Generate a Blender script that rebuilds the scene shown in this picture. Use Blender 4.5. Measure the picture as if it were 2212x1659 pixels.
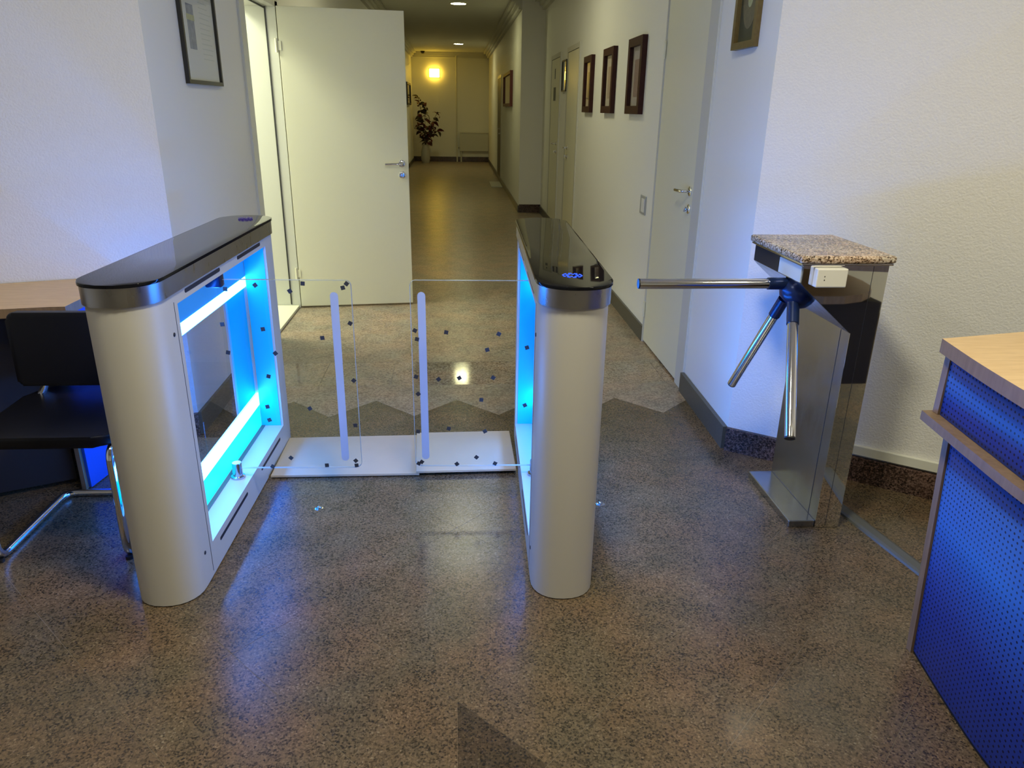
import bpy, bmesh, math, random
from mathutils import Vector, Matrix
PI = math.pi
random.seed(7)
S = bpy.context.scene
COL = S.collection
for o in list(bpy.data.objects):
    bpy.data.objects.remove(o)

# ------------------------------------------------------------------ camera
cam_d = bpy.data.cameras.new('camera')
cam_d.sensor_width = 36.0
cam_d.lens = 1585.0 / 2212.0 * 36.0
cam_d.clip_start = 0.05
cam = bpy.data.objects.new('camera', cam_d); COL.objects.link(cam)
def unit(v): return v.normalized()
_fy = unit(Vector(((985-1106)/1585, (232-829.5)/1585, 1)))
_dz = Vector(((1035-1106)/1585, (5050-829.5)/1585, 1))
_dz = unit(_dz - _fy*_dz.dot(_fy))
_up = -_dz; _rx = _fy.cross(_up)
if _rx.x < 0: _rx = -_rx
CR = Matrix((_rx, _fy, _up))                  # photograph frame (right, down, forward) -> world
cam.matrix_world = Matrix.Translation((0, 0, 1.5)) @ (CR @ Matrix(((1,0,0),(0,-1,0),(0,0,-1)))).to_4x4()
S.camera = cam

# ------------------------------------------------------------------ world, lights, exposure
W = bpy.data.worlds.new('world'); S.world = W; W.use_nodes = True
W.node_tree.nodes['Background'].inputs[0].default_value = (0.9, 0.93, 1, 1)
W.node_tree.nodes['Background'].inputs[1].default_value = 0.0
S.view_settings.view_transform = 'Standard'; S.view_settings.look = 'None'
S.view_settings.exposure = 0.35; S.view_settings.gamma = 1.0
S.view_settings.use_curve_mapping = False
S.cycles.max_bounces = 10; S.cycles.glossy_bounces = 5; S.cycles.transparent_max_bounces = 16
S.cycles.diffuse_bounces = 4; S.cycles.sample_clamp_indirect = 6.0
S.cycles.use_denoising = True

def area(name, loc, size, power, color, target=None, shape='DISK', size_y=None):
    l = bpy.data.lights.new(name, 'AREA'); l.shape = shape; l.size = size
    if size_y: l.size_y = size_y
    l.energy = power; l.color = color
    o = bpy.data.objects.new(name, l); COL.objects.link(o); o.location = loc
    if target is not None:
        d = Vector(target) - Vector(loc); o.rotation_euler = d.to_track_quat('-Z', 'Y').to_euler()
    return o
# lamps of the hall (ceiling, out of frame) and of the side office
area('hall_lamp', (0.05, 6.9, 2.90), 0.55, 14, (1.0, 0.95, 0.62))
area('hall_lamp_near', (0.15, 1.35, 2.90), 0.4, 40, (1.0, 0.95, 0.72))
area('hall_lamp_side', (2.0, 0.5, 2.90), 0.3, 24, (1.0, 0.93, 0.68))
area('hall_lamp_left', (-1.5, 1.3, 2.90), 0.4, 11, (1.0, 0.94, 0.80))
area('office_lamp', (-2.35, 5.35, 2.80), 0.6, 75, (0.97, 1.0, 0.78), shape='RECTANGLE', size_y=1.2)

LED = (0.03, 0.22, 1.0)
LED_POWER = 30.0
DOWNLIGHT = ((1.0, 0.95, 0.50), 60.0)
SCONCE = ((1.0, 0.62, 0.06), 14.0)

# ------------------------------------------------------------------ materials
MAT = {}
def new_mat(name):
    m = bpy.data.materials.new(name); m.use_nodes = True; MAT[name] = m
    return m, m.node_tree, m.node_tree.nodes['Principled BSDF']
def lk(nt, a, b): nt.links.new(a, b)
def node(nt, t, **kw):
    n = nt.nodes.new(t)
    for k, v in kw.items(): setattr(n, k, v)
    return n
def mat(name, col, rough=0.5, metal=0.0, spec=0.5, bump=None, coat=0.0, var=None):
    m, nt, b = new_mat(name)
    b.inputs['Base Color'].default_value = (*col, 1); b.inputs['Roughness'].default_value = rough
    b.inputs['Metallic'].default_value = metal; b.inputs['Specular IOR Level'].default_value = spec
    b.inputs['Coat Weight'].default_value = coat; b.inputs['Coat Roughness'].default_value = 0.03
    g = node(nt, 'ShaderNodeNewGeometry')
    if var:
        n = node(nt, 'ShaderNodeTexNoise'); n.inputs['Scale'].default_value = var[0]; n.inputs['Detail'].default_value = 3
        lk(nt, g.outputs['Position'], n.inputs['Vector'])
        mx = node(nt, 'ShaderNodeMix', data_type='RGBA')
        mx.inputs[6].default_value = (*[c*(1-var[1]) for c in col], 1); mx.inputs[7].default_value = (*[min(1, c*(1+var[1])) for c in col], 1)
        lk(nt, n.outputs['Fac'], mx.inputs[0]); lk(nt, mx.outputs[2], b.inputs['Base Color'])
    if bump:
        n2 = node(nt, 'ShaderNodeTexNoise'); n2.inputs['Scale'].default_value = bump[0]; n2.inputs['Detail'].default_value = 3
        lk(nt, g.outputs['Position'], n2.inputs['Vector'])
        bp = node(nt, 'ShaderNodeBump'); bp.inputs['Strength'].default_value = bump[1]; bp.inputs['Distance'].default_value = bump[2]
        lk(nt, n2.outputs['Fac'], bp.inputs['Height']); lk(nt, bp.outputs['Normal'], b.inputs['Normal'])
    return m
def emit(name, col, k):
    m, nt, b = new_mat(name)
    b.inputs['Base Color'].default_value = (0.03, 0.03, 0.03, 1)
    b.inputs['Emission Color'].default_value = (*col, 1); b.inputs['Emission Strength'].default_value = k
    return m
def thin_glass(name, tint=(0.96, 0.98, 0.97), ior=1.3, rough=0.0):
    m, nt, b = new_mat(name); nt.nodes.remove(b)
    out = nt.nodes['Material Output']
    t = node(nt, 'ShaderNodeBsdfTransparent'); t.inputs[0].default_value = (*tint, 1)
    g = node(nt, 'ShaderNodeBsdfGlossy'); g.inputs['Roughness'].default_value = rough; g.inputs[0].default_value = (1, 1, 1, 1)
    f = node(nt, 'ShaderNodeFresnel'); f.inputs['IOR'].default_value = ior
    ge = node(nt, 'ShaderNodeNewGeometry'); inv = node(nt, 'ShaderNodeMath', operation='SUBTRACT'); inv.inputs[0].default_value = 1.0
    lk(nt, ge.outputs['Backfacing'], inv.inputs[1])
    fm = node(nt, 'ShaderNodeMath', operation='MULTIPLY'); lk(nt, f.outputs[0], fm.inputs[0]); lk(nt, inv.outputs[0], fm.inputs[1])
    mx = node(nt, 'ShaderNodeMixShader')
    lk(nt, fm.outputs[0], mx.inputs[0]); lk(nt, t.outputs[0], mx.inputs[1]); lk(nt, g.outputs[0], mx.inputs[2])
    lk(nt, mx.outputs[0], out.inputs[0])
    return m
def granite(name, stops, scale, rough, spec=0.5, bump=0.0, random_tone=0.0):
    m, nt, b = new_mat(name)
    g = node(nt, 'ShaderNodeNewGeometry')
    n = node(nt, 'ShaderNodeTexNoise'); n.inputs['Scale'].default_value = scale; n.inputs['Detail'].default_value = 4; n.inputs['Roughness'].default_value = 0.6
    v = node(nt, 'ShaderNodeTexVoronoi'); v.inputs['Scale'].default_value = scale*1.1
    n3 = node(nt, 'ShaderNodeTexNoise'); n3.inputs['Scale'].default_value = 7.0; n3.inputs['Detail'].default_value = 3
    for q in (n, v, n3): lk(nt, g.outputs['Position'], q.inputs['Vector'])
    sep = node(nt, 'ShaderNodeSeparateColor'); lk(nt, v.outputs['Color'], sep.inputs[0])
    a = node(nt, 'ShaderNodeMath', operation='MULTIPLY_ADD'); lk(nt, sep.outputs[0], a.inputs[0]); a.inputs[1].default_value = 0.46
    lk(nt, n.outputs['Fac'], a.inputs[2])
    a2 = node(nt, 'ShaderNodeMath', operation='MULTIPLY_ADD'); lk(nt, n3.outputs['Fac'], a2.inputs[0]); a2.inputs[1].default_value = 0.40
    lk(nt, a.outputs[0], a2.inputs[2])
    a3 = node(nt, 'ShaderNodeMath', operation='ADD'); lk(nt, a2.outputs[0], a3.inputs[0]); a3.inputs[1].default_value = -0.43
    r = node(nt, 'ShaderNodeValToRGB'); el = r.color_ramp.elements
    el[0].position, el[0].color = stops[0][0], (*stops[0][1], 1)
    el[1].position, el[1].color = stops[-1][0], (*stops[-1][1], 1)
    for p, c in stops[1:-1]:
        e = el.new(p); e.color = (*c, 1)
    lk(nt, a3.outputs[0], r.inputs[0])
    src = r.outputs[0]
    n4 = node(nt, 'ShaderNodeTexNoise'); n4.inputs['Scale'].default_value = 4.5; n4.inputs['Detail'].default_value = 2; lk(nt, g.outputs['Position'], n4.inputs['Vector'])
    r4 = node(nt, 'ShaderNodeValToRGB'); r4.color_ramp.elements[0].position = 0.35; r4.color_ramp.elements[1].position = 0.65
    r4.color_ramp.elements[0].color = (0.88, 0.94, 0.92, 1); r4.color_ramp.elements[1].color = (1.12, 1.02, 0.92, 1)
    lk(nt, n4.outputs['Fac'], r4.inputs[0])
    m4 = node(nt, 'ShaderNodeVectorMath', operation='MULTIPLY'); lk(nt, src, m4.inputs[0]); lk(nt, r4.outputs[0], m4.inputs[1]); src = m4.outputs[0]
    if random_tone:
        oi = node(nt, 'ShaderNodeObjectInfo')
        mr = node(nt, 'ShaderNodeMapRange'); mr.inputs[3].default_value = 1-random_tone; mr.inputs[4].default_value = 1+random_tone
        lk(nt, oi.outputs['Random'], mr.inputs[0])
        vm = node(nt, 'ShaderNodeVectorMath', operation='SCALE'); lk(nt, src, vm.inputs[0]); lk(nt, mr.outputs[0], vm.inputs['Scale'])
        src = vm.outputs[0]
    lk(nt, src, b.inputs['Base Color'])
    b.inputs['Roughness'].default_value = rough; b.inputs['Specular IOR Level'].default_value = spec
    if bump:
        bp = node(nt, 'ShaderNodeBump'); bp.inputs['Strength'].default_value = bump; bp.inputs['Distance'].default_value = 0.001
        lk(nt, n.outputs['Fac'], bp.inputs['Height']); lk(nt, bp.outputs['Normal'], b.inputs['Normal'])
    return m
def wood(name, c1, c2, scale, rough=0.4, axis=(1, 8, 8), rot=0.0):
    m, nt, b = new_mat(name)
    g = node(nt, 'ShaderNodeNewGeometry'); mp = node(nt, 'ShaderNodeMapping')
    mp.inputs['Scale'].default_value = axis; mp.inputs['Rotation'].default_value = (0, 0, rot)
    lk(nt, g.outputs['Position'], mp.inputs[0])
    n = node(nt, 'ShaderNodeTexNoise'); n.inputs['Scale'].default_value = scale; n.inputs['Detail'].default_value = 6; n.inputs['Distortion'].default_value = 0.4
    lk(nt, mp.outputs[0], n.inputs['Vector'])
    r = node(nt, 'ShaderNodeValToRGB'); r.color_ramp.elements[0].position = 0.3; r.color_ramp.elements[1].position = 0.7
    r.color_ramp.elements[0].color = (*c1, 1); r.color_ramp.elements[1].color = (*c2, 1)
    lk(nt, n.outputs['Fac'], r.inputs[0]); lk(nt, r.outputs[0], b.inputs['Base Color']); b.inputs['Roughness'].default_value = rough
    return m
def brushed(name, col, rough, axis=(1, 1, 60)):
    m, nt, b = new_mat(name)
    b.inputs['Base Color'].default_value = (*col, 1); b.inputs['Metallic'].default_value = 1
    g = node(nt, 'ShaderNodeNewGeometry'); mp = node(nt, 'ShaderNodeMapping'); mp.inputs['Scale'].default_value = axis
    lk(nt, g.outputs['Position'], mp.inputs[0])
    n = node(nt, 'ShaderNodeTexNoise'); n.inputs['Scale'].default_value = 30; lk(nt, mp.outputs[0], n.inputs['Vector'])
    mr = node(nt, 'ShaderNodeMapRange'); mr.inputs[3].default_value = rough*0.7; mr.inputs[4].default_value = rough*1.3
    lk(nt, n.outputs['Fac'], mr.inputs[0]); lk(nt, mr.outputs[0], b.inputs['Roughness'])
    return m
def perforated(name, col, hole):
    m, nt, b = new_mat(name)
    uv = node(nt, 'ShaderNodeUVMap')
    mp = node(nt, 'ShaderNodeMapping'); mp.inputs['Scale'].default_value = (1/0.0155, 1/0.0155, 1); lk(nt, uv.outputs[0], mp.inputs[0])
    fr = node(nt, 'ShaderNodeVectorMath', operation='FRACTION'); lk(nt, mp.outputs[0], fr.inputs[0])
    sb = node(nt, 'ShaderNodeVectorMath', operation='SUBTRACT'); lk(nt, fr.outputs[0], sb.inputs[0]); sb.inputs[1].default_value = (0.5, 0.5, 0)
    ln = node(nt, 'ShaderNodeVectorMath', operation='LENGTH'); lk(nt, sb.outputs[0], ln.inputs[0])
    gt = node(nt, 'ShaderNodeMath', operation='LESS_THAN'); lk(nt, ln.outputs['Value'], gt.inputs[0]); gt.inputs[1].default_value = 0.2
    mx = node(nt, 'ShaderNodeMix', data_type='RGBA'); mx.inputs[6].default_value = (*col, 1); mx.inputs[7].default_value = (*hole, 1)
    lk(nt, gt.outputs[0], mx.inputs[0]); lk(nt, mx.outputs[2], b.inputs['Base Color'])
    b.inputs['Roughness'].default_value = 0.42
    return m

M = MAT
mat('paint', (0.82, 0.82, 0.755), 0.55, bump=(60, 0.06, 0.004))
mat('plaster', (0.72, 0.705, 0.68), 0.8, bump=(125, 0.55, 0.005), var=(40, 0.03))
mat('door_white', (0.78, 0.765, 0.58), 0.35)
mat('door_frame', (0.62, 0.62, 0.54), 0.35)
mat('ceiling_paint', (0.66, 0.66, 0.60), 0.8)
mat('gasket', (0.03, 0.03, 0.028), 0.7)
mat('shadow_gap', (0.01, 0.01, 0.012), 0.8)
mat('white_steel', (0.53, 0.505, 0.45), 0.38, var=(3, 0.02))
mat('slot_dark', (0.012, 0.012, 0.02), 0.6)
mat('black_glass', (0.006, 0.006, 0.008), 0.03, spec=0.10)
brushed('brushed_steel', (0.40, 0.385, 0.365), 0.30, (1, 1, 0.4))
brushed('brushed_column', (0.42, 0.43, 0.45), 0.22, (1, 1, 0.3))
mat('chrome', (0.80, 0.80, 0.82), 0.07, 1.0)
mat('mirror_steel', (0.86, 0.84, 0.80), 0.03, 1.0)
mat('pin_steel', (0.5, 0.52, 0.56), 0.2, 1.0)
thin_glass('glass', (0.97, 0.985, 0.98), 1.32)
thin_glass('pane_glass', (0.93, 0.96, 0.97), 1.5)
thin_glass('picture_glass', (0.97, 0.98, 0.97), 1.35)
mat('glass_edge', (0.42, 0.46, 0.46), 0.2)
mat('frosted', (0.42, 0.48, 0.60), 0.5)
mat('sticker', (0.035, 0.033, 0.033), 0.5)
mat('hub_blue', (0.015, 0.03, 0.09), 0.25, 0.4)
mat('black_plastic', (0.01, 0.01, 0.012), 0.4)
mat('leather', (0.005, 0.005, 0.007), 0.42, spec=0.25, bump=(300, 0.1, 0.001))
mat('reader_white', (0.78, 0.76, 0.68), 0.4)
mat('indicator_panel', (0.62, 0.66, 0.62), 0.15)
mat('dark_panel', (0.02, 0.022, 0.025), 0.1)
mat('board', (0.58, 0.46, 0.30), 0.6, var=(12, 0.06))
mat('rubber', (0.10, 0.105, 0.10), 0.45)
mat('frame_black', (0.02, 0.018, 0.014), 0.35)
mat('frame_brown', (0.040, 0.011, 0.008), 0.5, spec=0.2, var=(20, 0.4))
mat('frame_gold', (0.16, 0.11, 0.035), 0.4, 0.3, var=(60, 0.3))
mat('paper', (0.74, 0.73, 0.68), 0.8)
mat('paper_pink', (0.52, 0.45, 0.44), 0.8)
mat('print_pink', (0.30, 0.19, 0.18), 0.8, var=(40, 0.4))
mat('print_violet', (0.10, 0.07, 0.09), 0.8, var=(40, 0.4))
mat('print_blue', (0.26, 0.28, 0.34), 0.8, var=(40, 0.5))
mat('print_yellow', (0.50, 0.50, 0.26), 0.8, var=(40, 0.3))
mat('print_grey', (0.56, 0.58, 0.53), 0.8)
mat('portrait_dark', (0.025, 0.03, 0.02), 0.6)
mat('portrait_tan', (0.16, 0.13, 0.075), 0.6, var=(55, 0.6))
mat('red_panel', (0.10, 0.020, 0.014), 0.5, var=(30, 0.3))
mat('dark_door', (0.10, 0.08, 0.04), 0.5)
mat('plaque', (0.10, 0.10, 0.08), 0.5)
mat('switch_grey', (0.40, 0.41, 0.38), 0.4)
mat('switch_white', (0.75, 0.75, 0.70), 0.4)
mat('trunk_white', (0.66, 0.66, 0.58), 0.4)
mat('stem_brown', (0.07, 0.045, 0.03), 0.7)
mat('leaf_dark', (0.030, 0.022, 0.012), 0.6)
mat('flower_red', (0.09, 0.012, 0.010), 0.6)
mat('vase', (0.45, 0.43, 0.36), 0.5)
mat('radiator', (0.62, 0.62, 0.54), 0.4)
mat('desk_dark', (0.02, 0.014, 0.012), 0.7)  # even dark brown
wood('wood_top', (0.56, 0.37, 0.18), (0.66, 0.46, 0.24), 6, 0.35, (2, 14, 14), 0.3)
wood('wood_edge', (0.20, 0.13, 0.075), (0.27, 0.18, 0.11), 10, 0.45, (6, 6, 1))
perforated('blue_perforated', (0.020, 0.095, 0.50), (0.003, 0.008, 0.06))
mat('blue_panel', (0.020, 0.095, 0.50), 0.45)
G_brown = [(0.22, (0.026, 0.020, 0.013)), (0.42, (0.096, 0.069, 0.042)), (0.56, (0.132, 0.094, 0.057)), (0.72, (0.155, 0.108, 0.066)), (0.92, (0.27, 0.215, 0.145))]
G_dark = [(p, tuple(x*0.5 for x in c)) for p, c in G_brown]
G_beige = [(0.28, (0.17, 0.13, 0.095)), (0.45, (0.30, 0.235, 0.175)), (0.6, (0.35, 0.28, 0.21)), (0.75, (0.43, 0.36, 0.28))]
granite('granite_floor', G_brown, 165, 0.26, 0.55, 0.05, 0.06)
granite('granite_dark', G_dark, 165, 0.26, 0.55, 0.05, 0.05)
granite('granite_beige', G_beige, 95, 0.30, 0.5, 0.03, 0.05)
granite('granite_border', G_beige, 95, 0.09, 0.55, 0.02, 0.05)
granite('granite_base', [(0.28, (0.012, 0.008, 0.007)), (0.5, (0.07, 0.042, 0.035)), (0.75, (0.17, 0.115, 0.10))], 150, 0.2, 0.5)
granite('granite_slab', [(0.3, (0.05, 0.03, 0.02)), (0.45, (0.36, 0.26, 0.19)), (0.6, (0.52, 0.41, 0.33)), (0.75, (0.66, 0.58, 0.5))], 160, 0.25, 0.5, 0.3)
mat('base_grey', (0.085, 0.082, 0.066), 0.35, var=(80, 0.3))
mat('grout', (0.17, 0.14, 0.105), 0.8)
emit('led_strip', LED, LED_POWER)
emit('lamp_face', *DOWNLIGHT)
emit('spill_glow', (0.0, 0.62, 1.0), 1.15)  # light of the nearby LED strips, given to the panels as their own glow
emit('spill_glow_dim', (0.01, 0.30, 0.85), 0.35)
MAT['spill_glow_dim'].node_tree.nodes['Principled BSDF'].inputs['Base Color'].default_value = (0.05, 0.20, 0.40, 1)
MAT['spill_glow'].node_tree.nodes['Principled BSDF'].inputs['Base Color'].default_value = (0.05, 0.45, 0.55, 1)
mat('spill_cyan', (0.012, 0.55, 0.95), 0.25)  # LED spill on the recess ends, painted as base colour
emit('sconce_face', *SCONCE)
emit('icon_blue', (0.01, 0.07, 1.0), 2.2)
emit('icon_violet', (0.10, 0.05, 0.6), 0.25)

# ------------------------------------------------------------------ mesh helpers
class MB:
    def __init__(self): self.bm = bmesh.new(); self.uv = None
    def _xf(self, vs, m):
        if m is not None: bmesh.ops.transform(self.bm, matrix=m, verts=vs)
    def box(self, x0, x1, y0, y1, z0, z1, m=None, bev=0.0, seg=2):
        r = bmesh.ops.create_cube(self.bm, size=1.0); vs = r['verts']
        for v in vs:
            v.co = Vector((x0 + (v.co.x+.5)*(x1-x0), y0 + (v.co.y+.5)*(y1-y0), z0 + (v.co.z+.5)*(z1-z0)))
        if bev:
            es = list({e for v in vs for e in v.link_edges})
            r2 = bmesh.ops.bevel(self.bm, geom=es, offset=bev, segments=seg, affect='EDGES', profile=0.5)
            vs = list({v for v in r2['verts']} | {v for v in vs if v.is_valid})
            vs = list({v for v in self._island(vs)})
        self._xf(vs, m); return self
    def _island(self, vs):
        seen = set(v for v in vs if v.is_valid); st = list(seen)
        while st:
            v = st.pop()
            for e in v.link_edges:
                w = e.other_vert(v)
                if w not in seen: seen.add(w); st.append(w)
        return seen
    def prism(self, pts, z0, z1, m=None, bev=0.0):
        bot = [self.bm.verts.new((p[0], p[1], z0)) for p in pts]; top = [self.bm.verts.new((p[0], p[1], z1)) for p in pts]
        n = len(pts); self.bm.faces.new(list(reversed(bot))); ft = self.bm.faces.new(top)
        for i in range(n): self.bm.faces.new((bot[i], bot[(i+1) % n], top[(i+1) % n], top[i]))
        vs = bot + top
        if bev:
            es = list(ft.edges)
            bmesh.ops.bevel(self.bm, geom=es, offset=bev, segments=2, affect='EDGES', profile=0.5)
            vs = list(self._island([v for v in vs if v.is_valid]))
        self._xf(vs, m); return self
    def tube(self, pts, r, seg=14, cap=True, m=None):
        pts = [Vector(p) for p in pts]; rings = []
        rr = r if isinstance(r, (list, tuple)) else [r]*len(pts)
        d0 = (pts[1]-pts[0]).normalized(); ref = Vector((0, 0, 1)) if abs(d0.z) < .9 else Vector((1, 0, 0))
        u = d0.cross(ref).normalized()
        for i, p in enumerate(pts):
            a = (pts[i]-pts[i-1]).normalized() if i else (pts[1]-pts[0]).normalized()
            b = (pts[i+1]-pts[i]).normalized() if i < len(pts)-1 else a
            t = (a+b).normalized(); u = (u - t*u.dot(t)).normalized(); w = t.cross(u)
            k = 1/max(.5, a.dot(t))
            rings.append([self.bm.verts.new(p + (u*math.cos(2*PI*j/seg) + w*math.sin(2*PI*j/seg))*rr[i]) for j in range(seg)])
        for i in range(len(rings)-1):
            for j in range(seg):
                f = self.bm.faces.new((rings[i][j], rings[i][(j+1) % seg], rings[i+1][(j+1) % seg], rings[i+1][j])); f.smooth = True
        if cap: self.bm.faces.new(list(reversed(rings[0]))); self.bm.faces.new(rings[-1])
        self._xf([v for r_ in rings for v in r_], m); return self
    def lathe(self, prof, seg=28, m=None):
        rings = []
        for r, z in prof:
            if r < 1e-6: rings.append([self.bm.verts.new((0, 0, z))])
            else: rings.append([self.bm.verts.new((r*math.cos(2*PI*j/seg), r*math.sin(2*PI*j/seg), z)) for j in range(seg)])
        for a, b in zip(rings, rings[1:]):
            for j in range(seg):
                q = [a[j % len(a)], a[(j+1) % len(a)], b[(j+1) % len(b)], b[j % len(b)]]
                q = [v for i, v in enumerate(q) if v not in q[:i]]
                if len(q) > 2:
                    try: self.bm.faces.new(q).smooth = True
                    except ValueError: pass
        self._xf([v for r_ in rings for v in r_], m); return self
    def quad(self, pts):
        self.bm.faces.new([self.bm.verts.new(p) for p in pts]); return self
    def data(self, name, material, smooth_angle=None):
        bmesh.ops.recalc_face_normals(self.bm, faces=self.bm.faces)
        me = bpy.data.meshes.new(name); self.bm.to_mesh(me); self.bm.free()
        mm = material if isinstance(material, (list, tuple)) else [material]
        for k in mm: me.materials.append(M[k])
        if smooth_angle is not None:
            for p in me.polygons: p.use_smooth = True
            me.set_sharp_from_angle(angle=math.radians(smooth_angle))
        return me
    def build(self, name, material, parent=None, smooth=None):
        o = bpy.data.objects.new(name, self.data(name, material, smooth)); COL.objects.link(o)
        if parent is not None: o.parent = parent
        return o

def tag(o, label=None, cat=None, group=None, kind=None):
    if label: o['label'] = label
    if cat: o['category'] = cat
    if group: o['group'] = group
    if kind: o['kind'] = kind
    return o
def empty(name, loc=(0, 0, 0), rz=0.0, label=None, cat=None, group=None, kind=None):
    o = bpy.data.objects.new(name, None); COL.objects.link(o); o.location = loc; o.rotation_euler = (0, 0, rz)
    o.empty_display_size = 0.1
    return tag(o, label, cat, group, kind)
def struct(o): o['kind'] = 'structure'; return o
def inst(src, name, parent, loc, rot=(0, 0, 0)):
    o = src.copy(); o.name = name; COL.objects.link(o); o.parent = parent; o.location = loc; o.rotation_euler = rot
    return o
def rot(ax, a): return Matrix.Rotation(a, 4, ax)
def T(x, y, z): return Matrix.Translation((x, y, z))
def clip(poly, nx, ny, d):                          # keep nx*x+ny*y <= d
    out = []
    for i in range(len(poly)):
        p, q = poly[i], poly[(i+1) % len(poly)]; a = nx*p[0]+ny*p[1]-d; b = nx*q[0]+ny*q[1]-d
        if a <= 0: out.append(p)
        if a*b < 0: t = a/(a-b); out.append((p[0]+t*(q[0]-p[0]), p[1]+t*(q[1]-p[1])))
    return out
def round_path(pts, r, n=6):
    out = [Vector(pts[0])]
    for i in range(1, len(pts)-1):
        p = Vector(pts[i]); a = (Vector(pts[i-1])-p); b = (Vector(pts[i+1])-p)
        k = min(r, a.length*.45, b.length*.45); a.normalize(); b.normalize()
        for j in range(n+1):
            t = j/n; out.append((p+a*k)*(1-t)**2 + p*2*t*(1-t) + (p+b*k)*t*t)
    out.append(Vector(pts[-1])); return out

# ------------------------------------------------------------------ room shell
ZC = 2.95
XR, XL, XP = 1.28, -1.25, 0.945          # right wall, left wall, corridor wall beyond the pillar
YP, YE = 11.5, 22.67                     # pillar front, end wall
CRN = (1.262, 3.085)                     # right corner to the angled wall
CLN = (-1.25, 3.345)                     # left corner to the angled wall
RA = (3.4, 3.989-.716*3.4); LA = (-3.6, 3.345-.35*2.35)

# floor: one sub-floor slab and individual granite tiles
floor = struct(MB().box(-4.6, 4.2, -3.4, 23.0, -0.06, -0.0007).build('floor', 'grout'))
P = 0.4375; OU, OV = 1.57, 0.67          # lines y-x = OU+k*P and x+y = OV+k*P
hx = P/2
def diamond_mesh(name, material, g=0.0007):
    h = hx-g*1.4
    return MB().prism([(h, 0), (0, h), (-h, 0), (0, -h)], -0.003, 0.0).data(name, material)
tile_m = {k: diamond_mesh('tile', k) for k in ('granite_floor', 'granite_beige')}
def tile(me, x, y):
    o = bpy.data.objects.new('tile', me); COL.objects.link(o); o.parent = floor; o.location = (x, y, 0); return o
def tile_poly(pts, material):
    cx = sum(p[0] for p in pts)/len(pts); cy = sum(p[1] for p in pts)/len(pts)
    q = [(cx+(p[0]-cx)*.9972, cy+(p[1]-cy)*.9972) for p in pts]
    return MB().prism(q, -0.003, 0.0).build('tile', material, floor)
far_bm = MB()
def inside(cx, cy):
    if cy < -0.05 or cx < -3.1: return False
    if cy > 3.989-.716*cx+.25 and cy < 3.2: return False
    if cx > XR+.15 and cy >= 3.0: return False
    if cy > 3.345+.35*(cx+1.25)+.3 and cx < XL-.1: return False
    return True
cnt = 0
for i in range(-12, 40):
    for j in range(-12, 40):
        u = OU+(i+.5)*P; v = OV+(j+.5)*P; cx, cy = (v-u)/2, (u+v)/2
        if not inside(cx, cy) or cy > 4.2: continue
        pts = [(cx+hx, cy), (cx, cy+hx), (cx-hx, cy), (cx, cy-hx)]
        vis = cy > 1.05 and abs(cx) < .35+cy*0.95
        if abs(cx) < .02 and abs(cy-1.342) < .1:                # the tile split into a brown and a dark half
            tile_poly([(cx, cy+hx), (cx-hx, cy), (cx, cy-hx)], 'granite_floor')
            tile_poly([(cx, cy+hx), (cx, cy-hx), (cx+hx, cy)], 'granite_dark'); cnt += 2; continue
        mk = 'granite_floor' if cy < 3.72 else 'granite_beige'
        if cy+hx > 3.98:
            pts = clip(pts, 0, 1, 3.98)
            if len(pts) < 3: continue
            tile_poly(pts, mk); cnt += 1; continue
        if vis: tile(tile_m[mk], cx, cy); cnt += 1
        else: far_bm.prism([(cx+(p[0]-cx)*.9972, cy+(p[1]-cy)*.9972) for p in pts], -0.003, 0.0)
tag(far_bm.build('tile_field', 'granite_floor', floor), kind='stuff')
# straight border course across the passage, then diagonal beige tiles down the corridor
bx = -1.4
sq = MB().box(-.2, .2, -.2015, .2015, -0.003, 0.0).data('tile', 'granite_border')
for k in range(8):
    x0 = -1.60+k*.4025
    tile(sq, x0+.2, 4.1825)
Pc = 0.44; far2 = MB()
for i in range(0, 60):
    for j in range(0, 60):
        u = 3.0+(i+.5)*Pc; v = 3.1+(j+.5)*Pc; cx, cy = (v-u)/2, (u+v)/2
        if abs(cx) > 1.55 or cy < 4.2 or cy > 22.9: continue
        pts = [(cx+Pc/2, cy), (cx, cy+Pc/2), (cx-Pc/2, cy), (cx, cy-Pc/2)]
        near = cy < 7.6
        if cy-Pc/2 < 4.385:
            pts = clip(pts, 0, -1, -4.386)
            if len(pts) < 3: continue
            tile_poly(pts, 'granite_beige')
        elif near: tile_poly(pts, 'granite_beige')
        else: far2.prism([(cx+(p[0]-cx)*.9972, cy+(p[1]-cy)*.9972) for p in pts], -0.003, 0.0)
tag(far2.build('tile_field', 'granite_beige', floor), kind='stuff')

struct(MB().box(-4.6, 4.2, -3.4, 23.0, ZC, ZC+.1).build('ceiling', 'ceiling_paint'))
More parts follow.
